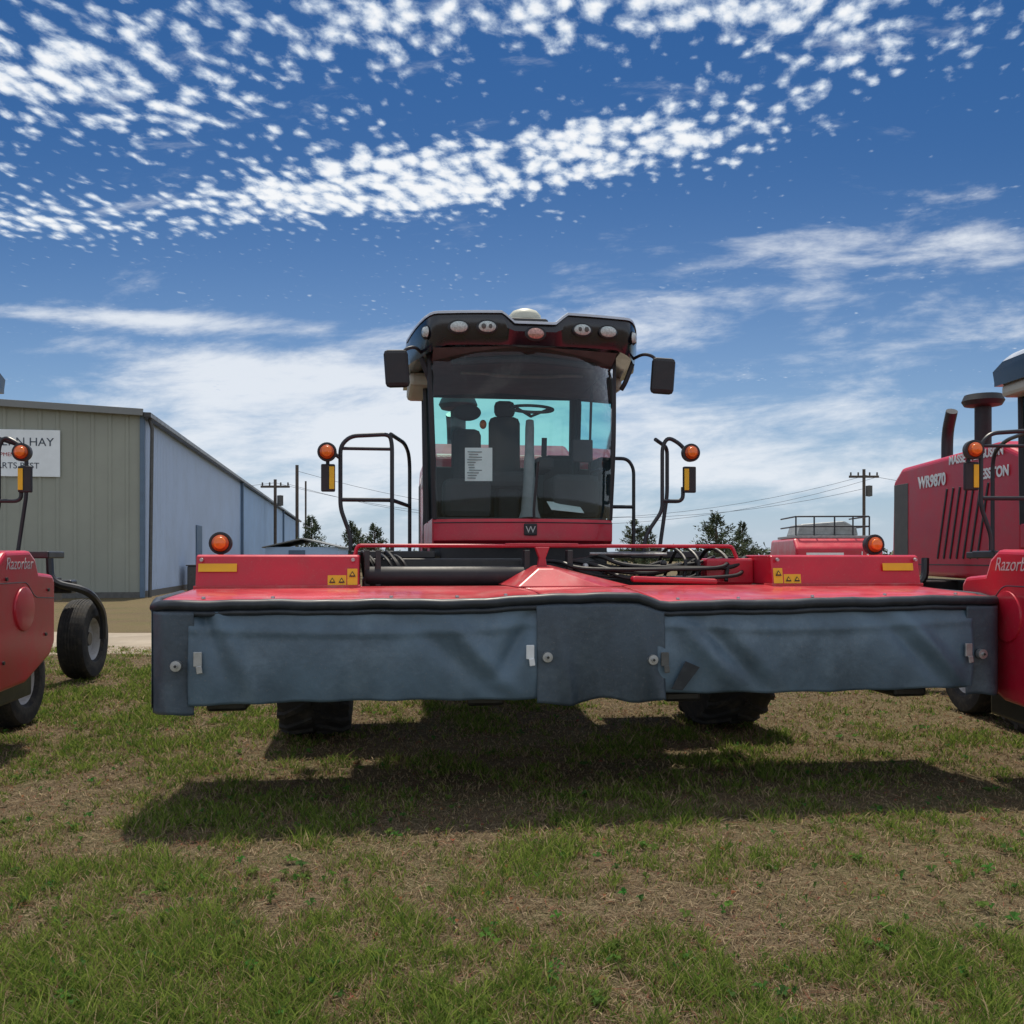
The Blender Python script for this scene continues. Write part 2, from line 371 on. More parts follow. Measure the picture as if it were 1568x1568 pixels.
    tube('handrail',[(-1.50+q,2.0,1.56),(-1.50+q,2.0,1.68),(-1.58+q,2.0,1.90),(-1.58+q,2.0,2.40),(-1.50+q,2.0,2.48),(-1.19+q,2.0,2.50),(-1.17+q,2.0,2.42),(-1.17+q,2.0,1.56)],r,PIPE,W)
    tube('handrail_mid',[(-1.57+q,2.0,1.97),(-1.17+q,2.0,1.97),(-1.0,2.9,1.97)],r,PIPE,W)
    tube('handrail_upper',[(-1.56+q,2.0,2.38),(-1.17+q,2.0,2.38)],r*.8,PIPE,W)
    tube('handrail_rear',[(-1.18+q,2.0,2.5),(-1.05+q,2.6,2.5),(-1.0+q,2.9,2.42),(-1.0+q,2.9,1.56)],r,PIPE,W,br=.15)
    tube('lamp_bracket',[(-1.58+q,2.0,2.30),(-1.68+q,2.0,2.38),(-1.68+q,2.0,2.1)],r*.9,PIPE,W)
    amber('marker_lamp_a',(-1.68+q,1.93,2.34),.066,W)
    box('reflector_housing',-1.73+q,-1.62+q,1.95,1.99,2.03,2.25,BLKP,W,.01); box('reflector',-1.665+q,-1.625+q,1.942,1.948,2.05,2.23,YEL,W,.002)
    q=rdx
    tube('handrail',[(.92+q,2.0,1.56),(.94+q,2.0,1.70),(1.08+q,2.0,1.9),(1.08+q,2.0,2.44),(1.13+q,2.0,2.52),(1.24+q,2.0,2.46),(1.30+q,2.0,2.38)],r,PIPE,W)
    tube('handrail',[(1.05+q,2.1,2.51),(1.20+q,2.25,2.46),(1.20+q,2.25,2.05),(1.13+q,2.25,1.56)],r,PIPE,W)
    tube('handrail_mid',[(1.08+q,2.0,1.98),(1.26+q,2.0,1.98),(1.26+q,2.0,2.1)],r,PIPE,W)
    tube('handrail_rear',[(.84,2.9,2.43),(1.02,2.9,2.43),(1.08,2.9,2.34),(1.08,2.9,1.56)],r,PIPE,W)
    tube('handrail_rear_mid',[(.84,2.9,1.98),(1.08,2.9,1.98)],r,PIPE,W)
    amber('marker_lamp_b',(1.30+q,1.93,2.38),.066,W)
    box('reflector_housing',1.25+q,1.36+q,1.95,1.99,2.05,2.27,BLKP,W,.01); box('reflector',1.255+q,1.295+q,1.942,1.948,2.07,2.25,YEL,W,.002)
    return W
W1=windrower((.47,5.8,0),8)
# ------------------------------------------------------------ main header
H=W1
XL,XR=-2.58,2.79
def st_(a,b,t): t=min(1,max(0,(t-a)/(b-a))); return t*t*(3-2*t)
def kz(x):
    z=1.250
    z+= .03*st_(-.7,-.15,x)*(1-st_(.25,.47,x)); z+= -.022*st_(.3,.5,x)*(1-st_(.6,2.4,x))
    return z
def deck(name,x0,x1,n):
    vs=[];fs=[]
    prof=[(0.0,-.05),(0.0,-.02),(.02,0),(.12,.012),(.14,.010),(.16,.016),(.95,.055),(1.0,.055),(1.02,-.1)]
    m=len(prof)
    for i in range(n+1):
        x=x0+(x1-x0)*i/n
        e=min(x-XL,XR-x)
        for y,dz in prof: 
            xx=x-(.09*y if x>XR-.35 else 0)*max(0,1-(XR-x)/.35)+(.06*y if x<XL+.35 else 0)*max(0,1-(x-XL)/.35)
            vs.append((xx,y+(.14*max(0,1-e/.14)**2 if y<.5 else 0),(kz(x) if y<.2 else 1.25)+dz-.02*max(0,1-e/.08)**2+(.004*math.sin(x*4.1) if .1<y<.9 else 0)))
    for i in range(n):
        for k in range(m-1): a=i*m+k; fs.append((a,a+1,a+m+1,a+m))
    o=obj(name,vs,fs,DECK,H,smooth=True)
    s=o.modifiers.new('s','SOLIDIFY'); s.thickness=.006; s.offset=-1
    return o
deck('header_deck_left',XL,-.30,60); deck('header_deck_centre',-.290,.443,24); deck('header_deck_right',.453,XR,60)
def edge(x):
    e=min(x-XL,XR-x); return (x,-.012+(.14*max(0,1-e/.14)**2),kz(x)-.022-.02*max(0,1-e/.08)**2+.003*math.sin(x*9)+.002*math.sin(x*23))
P=[(XL-.0,.9,1.255),(XL-.02,.3,1.235)]+[edge(XL+(XR-XL)*i/80) for i in range(81)]+[(XR+.02,.3,1.235),(XR-.06,.9,1.255)]
v,f=tubegeo([Vector(p) for p in P],.032,10); obj('curtain_edge_roll',v,f,EDGE,H,smooth='all')
P=[(x,y-.004,z-.045) for x,y,z in [edge(XL+(XR-XL)*i/80) for i in range(81)]]
v,f=tubegeo([Vector(p) for p in P],.018,8); obj('curtain_clamp_strip',v,f,EDGE,H,smooth='all')
def curtain(name,x0,x1,zb,base,fold,mt,n=110,m=30):
    vs=[];fs=[]
    for i in range(n+1):
        x=x0+(x1-x0)*i/n
        zt_=kz(x)-.06
        for k in range(m+1):
            t=k/m; z=zt_+(zb(x)-zt_)*t
            vs.append((x,base(x)-fold(x,t),z))
    for i in range(n):
        for k in range(m): a=i*(m+1)+k; fs.append((a,a+1,a+m+2,a+m+1))
    o=obj(name,vs,fs,mt,H,smooth='all'); s=o.modifiers.new('s','SOLIDIFY'); s.thickness=.005; return o
G=lambda d,w: math.exp(-(d/w)**2)
def wob(x,t): return .008*math.sin(x*3.1+t*1.4)+.004*math.sin(x*7.3-t*2+1)+.003*math.sin(x*17+t*3)*t+.002*math.sin(x*31+t)*t
def foldL(x,t):
    u=(x+2.33)/2.04
    s=.045*math.sin(t*math.pi*.85)+wob(x,t)*(.4+t)
    s-=.05*G(u-(.98-.15*t),.03)*math.sin(min(1,t*1.2)*math.pi)
    s+=.045*G(u-(.92-.24*(1-t)*.9),.035)*math.sin(t*math.pi)
    s-=.02*G(u-(.86-.28*(1-t)),.04)*math.sin(t*math.pi)
    s-=.04*G(u-(.02+.09*t),.02)*(1-t)
    s+=.025*G(u-(.06+.12*t),.025)*(1-t*.6)
    s+=.014*G(t-(.18+.06*math.sin(u*3.1)),.05)
    return s
def foldR(x,t):
    u=(x-.5)/2.0
    s=.045*math.sin(t*math.pi*.85)+wob(x+1.7,t)*(.4+t)
    s+=.05*G(u-(.02+.20*t),.04)*math.sin(t*math.pi)
    s-=.035*G(u-(.08+.24*t),.035)*math.sin(t*math.pi)
    s+=.02*G(u-(.16+.2*t),.04)*math.sin(t*math.pi)
    s+=.05*G(u-(.98-.22*(1-t)),.035)*math.sin(t*math.pi)
    s-=.025*G(u-(.92-.24*(1-t)),.03)*math.sin(t*math.pi)
    s+=.013*G(t-(.17+.06*math.sin(u*3.1)),.05)
    return s
def foldC(x,t):
    u=(x+.29)/.79
    return .02*math.sin(t*math.pi)+.03*math.sin(u*12+t*1.5)*t*t+.045*G(u-.1-.12*t,.06)*t-.035*G(u-.45,.2)*t+.04*G(u-.92+.18*(1-t),.06)*t
curtain('curtain_left',-2.36,-.27,lambda x:.655+.006*math.sin(x*3)+.003*math.sin(x*17),lambda x:-.005,foldL,CURT)
curtain('curtain_right',.42,2.53,lambda x:.66+.02*(x<.7)*(.7-x)+.006*math.sin(x*3.3)+.003*math.sin(x*15),lambda x:-.005,foldR,CURT)
curtain('curtain_centre',-.33,.47,lambda x:.60+.05*abs(x-.0)+.03*st_(.0,.3,-abs(x-.07)+.3)+.012*math.sin(x*16),lambda x:-.035,foldC,CURD,60)
curtain('curtain_end_left',XL-.01,-2.33,lambda x:.60+.006*math.sin(x*30),lambda x:.14*max(0,1-(x-XL+.01)/.14)**2-.035,lambda x,t:.02*math.sin(x*25)*t+.012*t,CURD,20)
curtain('curtain_end_right',2.49,XR+.01,lambda x:.62+.006*math.sin(x*30),lambda x:.14*max(0,1-(XR+.01-x)/.14)**2-.035,lambda x,t:.02*math.sin(x*22)*t+.012*t,CURD,20)
for s,x in((-1,XL-.015),(1,XR+.015)):
    vs=[];fs=[]
    for i in range(11):
        y=.1+.9*i/10
        for z in(1.2,1.0,.8,.62+.03*(i%2)): vs.append((x+s*.012*math.sin(i*1.7)*(1.25-z),y,z))
    for i in range(10):
        for k in range(3): fs.append((i*4+k,i*4+k+1,i*4+k+5,i*4+k+4))
    o=obj('curtain_side',vs,fs,CURD,H,smooth='all'); sm=o.modifiers.new('s','SOLIDIFY'); sm.thickness=.005
for x,z in((-2.42,.885),(-.27,.905),(.385,.88),(2.57,.885)):
    lathe('curtain_washer',[(.001,-.018),(.012,-.018),(.014,-.006),(.030,-.005),(.032,0),(.032,.03)],STEEL,H,(x,-.085,z),'y',20)
    lathe('washer_hole',[(.001,-.021),(.008,-.021),(.009,-.017)],BLK,H,(x,-.085,z),'y',10)
for x,z,mt in((-2.30,.90,STEEL),(-.375,.915,WHT),(.46,.86,GREY),(2.475,.89,STEEL)):
    w=.024
    box('curtain_latch',x-w,x+w,-.085,-.07,z-.02,z+.065,mt,H,.004)
    box('curtain_latch_tongue',x-w*.3,x+w*1.1,-.093,-.083,z-.06,z-.015,mt,H,.004).rotation_euler=(0,rad(-8),0)
box('curtain_slit',.74,.82,-.075,-.07,.845,.853,EDGE,H,0,rot=(0,rad(-6),0))
extr_y('curtain_loose_corner',[(.50,.70),(.59,.87),(.68,.83),(.57,.69)],-.085,-.078,EDGE,H,.002)
extr_x('header_frame',[(.25,.78),(.2,1.2),(1.0,1.24),(1.05,.85),(.7,.62),(.35,.62)],-2.5,2.70,BLK,H,.02)
for x in(-2.2,-.6,.7,2.3): box('skid_shoe',x-.12,x+.12,.3,.8,.56,.63,BLK,H,.02)
box('cutterbar',-2.45,2.6,.22,.55,.66,.74,BLK,H,.01)
box('rear_shield',-1.5,1.6,1.05,1.1,.66,1.2,BLK,H,.01)
def coverbox(x0,x1):
    z0,z1=1.305,1.525
    extr_x('drive_cover',[(.86,z0),(.90,z1-.01),(.93,z1),(1.4,z1),(1.4,z0)],x0,x1,RED,H,.012,3)
    box('cover_lip',x0-.01,x1+.01,.845,1.0,z0-.012,z0+.012,DECK,H,.004)
    for x in(x0+.04,x1-.04): lathe('cover_bolt',[(.001,-.012),(.012,-.012),(.014,.006)],STEEL,H,(x,.872,1.49),'y',8)
coverbox(-2.49,-1.41); coverbox(1.56,2.72)
def sticker(x0,x1,z0,z1,tri=0,y=.874):
    o=box('warning_sticker',x0,x1,y-.006,y-.003,z0,z1,YEL,H,0); o.rotation_euler=(rad(-10),0,0)
    for i in range(tri):
        vert=tri==1
        xc=x0+(x1-x0)*(i+.5)/tri; w=(x1-x0)/tri*.34; zc=(z0+z1)/2+(.02 if vert else 0); h=w*.85
        for k,(mt,sc) in enumerate(((BLKP,1),(YEL,.5))):
            obj('warning_triangle',[(xc-w*sc,y-.016-k*.002,zc-h*sc),(xc+w*sc,y-.016-k*.002,zc-h*sc),(xc,y-.016-k*.002+.006,zc+h*sc)],[(0,1,2)],mt,H)
sticker(-2.47,-2.22,1.41,1.465); sticker(-1.62,-1.495,1.318,1.385,2); sticker(-1.488,-1.42,1.318,1.43,1)
sticker(1.57,1.64,1.318,1.43,1); sticker(1.65,1.78,1.318,1.385,2); sticker(2.42,2.66,1.41,1.465)
for x in(-2.36,2.47):
    tube('lamp_stalk',[(x,1.1,1.5),(x,1.1,1.62)],.018,PIPE,H)
    amber('header_lamp',(x,1.1,1.605),.068,H)
tube('red_cross_bar',[(-1.45,1.25,1.50),(-1.43,1.25,1.592),(1.40,1.25,1.592),(1.44,1.25,1.50)],.014,RED,H,br=.03)
box('cross_bar_plate',-.35,.2,1.235,1.265,1.585,1.612,RED,H,.004)
fv=[(-.34,.72,1.302),(.28,.72,1.302),(.52,.95,1.306),(-.42,1.15,1.31),(-.17,.86,1.43),(-.06,.86,1.43),(-.16,1.1,1.45),(-.04,1.1,1.45),(.2,1.1,1.36)]
obj('hitch_fairing',fv,[(0,1,5,4),(1,2,8,7,5),(0,4,6,3),(4,5,7,6),(1,2,3,0)],DECK,H,bevel=.012)
extr_y('fairing_neck',[(-.15,1.42),(-.135,1.50),(-.165,1.58),(-.06,1.58),(-.09,1.50),(-.075,1.42)],1.0,1.06,RED,H,.006)
box('support_beam',-1.38,-.2,1.35,1.55,1.36,1.5,BLK,H,.02)
box('support_beam_lower',-1.4,1.5,1.45,1.7,1.1,1.36,BLK,H,.02)
lathe('roller_tube',[(.001,-.62),(.07,-.62),(.075,-.6),(.075,.6),(.07,.62),(.001,.62)],BLKP,H,(-.75,1.2,1.37),'x',20)
for x,z0 in((-1.36,1.3),(-1.28,1.3),(-.2,1.3),(.12,1.3)):
    box('upright_lug',x-.02,x+.02,1.15,1.25,z0,1.56,BLK,H,.004)
box('red_bracket',1.18,1.56,1.2,1.35,1.30,1.50,RED,H,.02); box('red_bracket_arm',.55,1.2,1.0,1.08,1.315,1.36,RED,H,.02,rot=(0,rad(2),0))
tube('silver_bar',[(.3,1.3,1.535),(.9,1.3,1.53)],.012,STEEL,H)
random.seed(3)
for i in range(9):
    xa=-.05+random.random()*.4; xb=.75+random.random()*.8; zz=1.34+random.random()*.14; yy=1.05+random.random()*.25
    tube('hydraulic_hose',[(xa,yy+.4,1.48),(xa+.08,yy+.1,zz+.05),(xa+.3,yy-.02,zz-.03*random.random()),(xb-.2,yy,zz-.05+.06*random.random()),(xb,yy+.1,zz+.04),(xb+.06,yy+.4,1.45)],.012+.006*random.random(),HOSE,H,'c')
for i in range(6):
    xa=-1.4+random.random()*.25; tube('hydraulic_hose',[(xa,1.9,1.3),(xa-.02,1.5,1.5+.05*random.random()),(xa+.05,1.25,1.48),(xa+.12,1.2,1.32)],.012,HOSE,H,'c')
for i in range(5):
    xa=.95+random.random()*.35; tube('hydraulic_hose',[(xa,1.9,1.35),(xa,1.5,1.56+.03*random.random()),(xa+.06,1.25,1.5),(xa+.02,1.15,1.33)],.013,HOSE,H,'c')
for i in range(8):
    x=-.2+.15*i; sphere('hose_fitting',(x,1.22,1.42+.05*math.sin(i*3)),(.025,.03,.025),STEEL if i%3==0 else BLK,H,10,8)
for x in(-2.3,-1.9,-1.2,-.8,-.5,.6,1.0,1.5,2.0,2.5): lathe('deck_bolt',[(.001,.012),(.01,.012),(.013,.0)],STEEL,H,(x,.10,kz(x)+.012),'z',8)

# ------------------------------------------------------------ neighbouring machines
def side_header(W,hx,y0):
    y1=y0+1.1
    poly=[(y0-.1,.62),(y0-.12,1.1),(y0+.05,1.45),(y0+.2,1.55),(y0+.62,1.56),(y0+.72,1.50),(y0+.78,1.39),(y1-.05,1.37),(y1,1.32),(y1,.82),(y1-.1,.72),(y0+.55,.56),(y0+.1,.54)]
    extr_x('header_side_body',poly,-hx,hx,RED,W,.03,3)
    extr_x('header_underframe',[(y0+.1,.40),(y0+.1,.54),(y1-.2,.60),(y1-.2,.42)],-hx+.1,hx-.1,BLK,W,.02)
    for s in(-1,1):
        lathe('end_panel_cap',[(.17,-.006*s),(.165,.012*s),(.15,.014*s),(.001,.014*s)],RED,W,(s*hx,y0+.5,1.12),'x',28)
        for yy,zz in((y0+.15,.75),(y0+.9,.9),(y0+.95,1.25),(y0+.2,1.35)):
            lathe('panel_bolt',[(.001,.012*s),(.014,.012*s),(.014,-.002*s)],BLK,W,(s*hx,yy,zz),'x',10)
        tube('panel_seam',[(s*(hx+.001),y0-.05,1.32),(s*(hx+.001),y0+.55,1.32),(s*(hx+.001),y0+.7,1.2),(s*(hx+.001),y1-.03,1.18)],.004,BLK,W,ns=5)
        text('header_lettering','Razorbar',.125,(s*(hx+.003),y0+.42,1.42),(rad(90),0,rad(90*s)),LET,W,shear=.3)
W2=windrower((-5.94,5.75,0),5,rdx=.75,wx=.95,hw=.35,cst=1.14,hl=5.35)
side_header(W2,2.38,.65)
tyre('transport_wheel',W2,(1.72,2.5,.42),.42,.30,ag=False)
tube('transport_axle',[(1.2,2.5,.42),(1.72,2.5,.42)],.04,BLK,W2); tube('transport_leg',[(1.3,2.45,.42),(1.3,2.0,1.1)],.05,BLK,W2)
tube('header_post',[(2.0,1.9,1.2),(2.0,1.9,1.56)],.02,PIPE,W2)
W3=windrower((5.92,5.45,0),1.5,wx=1.25,ldx=.62)
side_header(W3,2.66,.3)
tyre('transport_wheel',W3,(-1.35,3.7,.42),.42,.30,ag=False)
tube('transport_axle',[(-1.35,3.7,.42),(-.9,3.7,.42)],.04,BLK,W3); tube('transport_leg',[(-.95,3.7,.42),(-.95,3.3,1.1)],.05,BLK,W3)
B=empty('hay_baler',(8.2,24,0),-4)
extr_x('baler_body',[(-.8,.7),(-.8,1.75),(-.5,2.0),(2.2,2.0),(2.6,1.2),(2.5,.7)],-1.15,.95,RED,B,.06)
box('baler_platform',-1.1,.8,-.4,1.6,2.01,2.07,GALV,B)
for x in(-1.05,-.6,-.1,.35,.75): tube('platform_post',[(x,-.35,2.07),(x,-.35,2.55)],.02,PIPE,B)
for z in(2.3,2.55): tube('platform_rail',[(-1.05,1.4,z),(-1.05,-.35,z),(.75,-.35,z),(.75,1.4,z)],.02,PIPE,B)
extr_y('baler_chamber',[(-.9,2.07),(-.8,2.38),(.3,2.46),(.6,2.3),(.65,2.07)],.2,1.5,GALV,B,.05)
for x in(-1.0,.8): tyre('baler_wheel',B,(x,1.3,.5),.5,.35,ag=False)
box('baler_decal',-.9,.0,-.812,-.806,1.52,1.64,WHT,B,0); text('baler_number','13',.25,(.5,-.815,1.5),(rad(90),0,0),WHT,B)

# ------------------------------------------------------------ ground
def ground():
    m=bpy.data.materials.new('ground_grass'); m.use_nodes=True; nt=m.node_tree; b=NB(nt); p=nt.nodes['Principled BSDF']
    tc=b.n('ShaderNodeTexCoord').outputs['Object']
    c=b.mix(b.ss(b.noise(tc,.8,4,.65),.44,.64),(.13,.092,.058),(.09,.10,.035))
    c=b.mix(b.ss(b.noise(tc,45,4,.7),.35,.7),c,(.22,.175,.11))
    c=b.mix(b.ss(b.noise(tc,110,2,.7),.48,.60,0,.9),c,(.028,.022,.015))
    c=b.mix(b.ss(b.noise(tc,.12,3,.6),.45,.6,0,.5),c,(.17,.135,.07))
    nt.links.new(c,p.inputs['Base Color']); p.inputs['Roughness'].default_value=.95; p.inputs['Specular IOR Level'].default_value=.1
    bn=b.n('ShaderNodeBump'); bn.inputs['Strength'].default_value=.8; bn.inputs['Distance'].default_value=.03
    nt.links.new(b.noise(tc,60,4,.7),bn.inputs['Height']); nt.links.new(bn.outputs[0],p.inputs['Normal'])
    obj('grass_ground',[(-1500,-300,0),(1500,-300,0),(1500,3000,0),(-1500,3000,0)],[(0,1,2,3)],m)
    g=mat('gravel',(.30,.25,.19),.95,0,0,.15,.6,.8,30,dirt=((.42,.36,.29),.6))
    vs=[];fs=[];N=60
    for i in range(N+1):
        x=-60+120*i/N; w1=.5*math.sin(x*.7)+.25*math.sin(x*2.1+1); w2=.6*math.sin(x*.5+2)
        vs+=[(x,14.2+w1,.004),(x,19.5+w2,.004)]
    for i in range(N): fs.append((2*i,2*i+2,2*i+3,2*i+1))
    obj('gravel_road',vs,fs,g)
ground()
def vnoise(x,y,s,seed):
    r=np.random.default_rng(seed); G=r.random((256,256)); u=x/s+100; v=y/s+100
    i=np.floor(u).astype(int); j=np.floor(v).astype(int); fu=u-i; fv=v-j; fu=fu*fu*(3-2*fu); fv=fv*fv*(3-2*fv)
    g=lambda a,c:G[a%256,c%256]
    return (g(i,j)*(1-fu)+g(i+1,j)*fu)*(1-fv)+(g(i,j+1)*(1-fu)+g(i+1,j+1)*fu)*fv
def blades(name,N,kind):
    d=2.5+13.5*rng.random(N)**1.7; x=(rng.random(N)*2-1)*(.60*d+.5)
    xr=x*.83-d*.56+.25*vnoise(x,d,.3,11); dr=x*.56+d*.83+.25*vnoise(x,d,.3,12)
    n1=vnoise(xr,dr,.42,1)*.5+vnoise(xr*.9+dr*.3,dr,.17,2)*.5; n2=vnoise(xr,dr,1.1,3); n4=vnoise(xr,dr,.07,9)
    green=(n1-.5)*2.2+.5+(n2-.5)*.9-.14-.09*np.clip(x,-2.0,3)+.42*np.clip(4.1-d,-.3,1.2)+(n4-.5)*.9
    if kind=='grass':
        keep=(rng.random(N)<np.clip((green+.02)*1.5,.26,1)); x,d,green,n4=x[keep],d[keep],green[keep],n4[keep]
    N=len(x); h=(.018+.045*rng.random(N)**1.8)*(.5+.9*np.clip(green,0,1.3)); w=(.0014+.0019*rng.random(N))*np.clip(d/4,1,3)
    if kind=='straw': h=.02+.05*rng.random(N); w*=.8
    an=rng.random(N)*2*np.pi; ln=h*(.3+1.1*rng.random(N)) if kind=='grass' else h*1.5
    la=rng.random(N)*2*np.pi
    hz=h if kind=='grass' else h*.14*rng.random(N)+.003
    px,py=np.cos(an)*w,np.sin(an)*w; lx,ly=np.cos(la)*ln,np.sin(la)*ln
    z0=0 if kind=='grass' else .004+.016*rng.random(N)
    V=np.zeros((N,5,3))
    V[:,0]=np.stack([x-px,d-py,0*x+z0],1); V[:,1]=np.stack([x+px,d+py,0*x+z0],1)
    V[:,2]=np.stack([x+px*.8+lx*.4,d+py*.8+ly*.4,hz*.62+z0],1); V[:,3]=np.stack([x-px*.8+lx*.4,d-py*.8+ly*.4,hz*.62+z0],1)
    V[:,4]=np.stack([x+lx,d+ly,hz+z0],1)
    me=bpy.data.meshes.new(name); me.vertices.add(N*5); me.vertices.foreach_set('co',V.ravel())
    base=(np.arange(N)*5)[:,None]; L=(base+np.array([0,1,2,3,3,2,4])).ravel()
    me.loops.add(N*7); me.loops.foreach_set('vertex_index',L.astype(np.int32))
    st=((np.arange(N)*7)[:,None]+np.array([0,4])).ravel(); me.polygons.add(N*2); me.polygons.foreach_set('loop_start',st.astype(np.int32))
    try: me.polygons.foreach_set('loop_total',np.tile([4,3],N).astype(np.int32))
    except Exception: pass
    me.update(calc_edges=True)
    t=rng.random(N)[:,None]; k=rng.random(N)
    if kind=='grass':
        gcol=np.array([.058,.120,.022])*(1-t)+np.array([.25,.31,.065])*t
        dry=np.array([.46,.36,.21])*(1-t)+np.array([.17,.115,.07])*t
        pd=np.clip(.88-green*.9,.12,.82); isd=(k<pd)[:,None]
        C=np.where(isd,dry,gcol)
    else:
        C=np.array([.44,.35,.23])*(1-t)+np.array([.11,.075,.05])*t
        rd=(k<.14)[:,None]; C=np.where(rd,np.array([.24,.10,.07])+0*C,C)
    C=np.repeat(np.concatenate([C,np.ones((N,1))],1),5,0)
    ca=me.color_attributes.new('col','FLOAT_COLOR','POINT'); ca.data.foreach_set('color',C.ravel().astype(np.float32))
    return me
def blademat():
    m=bpy.data.materials.new('grass_blade'); m.use_nodes=True; nt=m.node_tree; b=NB(nt); nt.nodes.remove(nt.nodes['Principled BSDF'])
    a=b.n('ShaderNodeAttribute',attribute_name='col').outputs['Color']
    df=b.n('ShaderNodeBsdfDiffuse'); tr=b.n('ShaderNodeBsdfTranslucent'); mx=b.n('ShaderNodeMixShader'); mx.inputs[0].default_value=.4
    nt.links.new(a,df.inputs[0]); nt.links.new(a,tr.inputs[0]); nt.links.new(df.outputs[0],mx.inputs[1]); nt.links.new(tr.outputs[0],mx.inputs[2])
    nt.links.new(mx.outputs[0],nt.nodes['Material Output'].inputs[0]); return m
BM=blademat()
for nm,N,k in(('grass_blades',500000,'grass'),('dry_straw',120000,'straw')):
    me=blades(nm,N,k); me.materials.append(BM); o=bpy.data.objects.new(nm,me); scene.collection.objects.link(o)
vs=[];fs=[];cols=[]
for i in range(1700):
    d=2.7+7*random.random()**1.4; x=(random.random()*2-1)*(.6*d+.3)
    dead=random.random()<.6; nl=1 if dead else random.randint(3,8); a0=random.random()*6.28; sc=.010+.020*random.random()
    c=(random.uniform(.14,.36),random.uniform(.09,.18),.07) if dead else (random.uniform(.06,.12),random.uniform(.13,.20),.04)
    for k in range(nl):
        a=a0+k*6.28/nl+random.uniform(-.3,.3); L=sc*random.uniform(.8,1.7); w=L*.32; z=.012 if dead else .02+.02*random.random()
        dx,dy=math.cos(a),math.sin(a); b0=len(vs)
        vs+=[(x,d,z*.6),(x+dx*L*.5-dy*w,d+dy*L*.5+dx*w,z+.008),(x+dx*L,d+dy*L,z),(x+dx*L*.5+dy*w,d+dy*L*.5-dx*w,z+.01)]
        fs.append((b0,b0+1,b0+2,b0+3)); cols+=[(*c,1)]*4
me=bpy.data.meshes.new('weeds'); me.from_pydata(vs,[],fs); me.materials.append(BM)
ca=me.color_attributes.new('col','FLOAT_COLOR','POINT'); ca.data.foreach_set('color',np.array(cols,dtype=np.float32).ravel())
o=bpy.data.objects.new('broadleaf_weeds',me); scene.collection.objects.link(o)
# ------------------------------------------------------------ building
BD=empty('metal_warehouse',(-14.1,36,0),9.5)
WF=mat('siding_tan',(.30,.32,.275),.55,0,0,.06,.4,dirt=((.25,.26,.23),.35))
WS=mat('siding_blue_grey',(.50,.60,.76),.45,.2,0,.06,.4,dirt=((.42,.50,.62),.35))
WS2=mat('siding_pale_blue',(.42,.58,.80),.45,.2,0,.06,.4)
RF=mat('roof_metal',(.20,.21,.21),.5,.3,0,.1,1); BLU=mat('blue_trim',(.10,.16,.24),.5,0,0,.1,3)
def ribbed(name,L,h0,h1,mt,along,off,pitch=.3):
    vs=[];fs=[];pr=[]
    n=int(L/pitch)
    for i in range(n):
        a=i*pitch; pr+=[(a,0),(a+pitch*.7,0),(a+pitch*.78,.04),(a+pitch*.92,.04)]
    pr.append((L,0))
    for a,e in pr:
        h=h0+(h1-h0)*a/L
        for z in(0,h):
            vs.append((off[0]-a,off[1]-e,z) if along=='x' else (off[0]+e,off[1]+a,z))
    for i in range(len(pr)-1): fs.append((2*i,2*i+2,2*i+3,2*i+1))
    return obj(name,vs,fs,mt,BD)
EH=7.0; RW=16
ribbed('front_wall',RW,EH,EH+RW*.045,WF,'x',(0,0),.62)
ribbed('front_wall_far',RW,EH+RW*.045,EH,WF,'x',(-RW,0),.62)
ribbed('side_wall',31.3,EH,EH,WS,'y',(0,0),.32); ribbed('side_wall_mid',39.7,EH-.15,EH-.15,WS2,'y',(0,31.3),.4); ribbed('side_wall_end',34,EH-.3,EH-.3,WS2,'y',(0,71),.5)
obj('roof',[(.35,-.3,EH+.02),(.35,105,EH+.02),(-RW,105,EH+RW*.045+.12),(-RW,-.3,EH+RW*.045+.12),(-2*RW-.3,105,EH+.02),(-2*RW-.3,-.3,EH+.02)],[(0,1,2,3),(3,2,4,5)],RF,BD)
obj('left_wall',[(-2*RW,0,0),(-2*RW,105,0),(-2*RW,105,EH),(-2*RW,0,EH)],[(0,1,2,3)],WS,BD)
obj('back_wall',[(-2*RW,105,0),(0,105,0),(0,105,EH),(-RW,105,EH+.7),(-2*RW,105,EH)],[(0,1,2,3,4)],WS,BD)
box('eave_gutter',.1,.38,-.3,105,EH-.16,EH+.03,BLK,BD,.02)
sl=math.atan(.045)
o=box('rake_trim',-RW/2-.02,RW/2+.02,-.04,.04,-.13,.13,RF,BD,.01); o.location=(-RW/2+.1,-.34,EH+RW*.045/2+.02); o.rotation_euler=(0,sl,0)
box('corner_trim',-.06,.10,-.10,.1,0,EH-.05,BLU,BD,.02)
for y in(31.2,71): box('downspout',.08,.28,y-.1,y+.1,0,EH-.1,BLU,BD,.02)
tube('corner_downspout',[(.2,.3,EH-.1),(.3,.35,EH-.5),(.22,.35,0)],.07,GREY,BD)
box('base_flashing',.05,.09,0,105,0,.25,GREY,BD,0)
box('front_base_flashing',-16,0,-.07,-.045,0,.22,GREY,BD,0)
box('side_door',.03,.1,12.2,13.9,0,3.2,BLU,BD,.02); box('ac_unit',.4,1.5,7.5,9.0,0,1.15,GREY,BD,.05)
box('ac_unit_top',.35,1.55,7.45,9.05,1.15,1.2,BLK,BD,.01)
SGN=mat('sign_white',(.80,.86,.90),.5,0,0,.04,2); TXT=mat('sign_text',(.03,.05,.08),.5); TXR=mat('sign_text_red',(.4,.03,.03),.5)
box('sign_board',-6.4,-2.9,-.1,-.05,4.55,6.3,SGN,BD,.01)
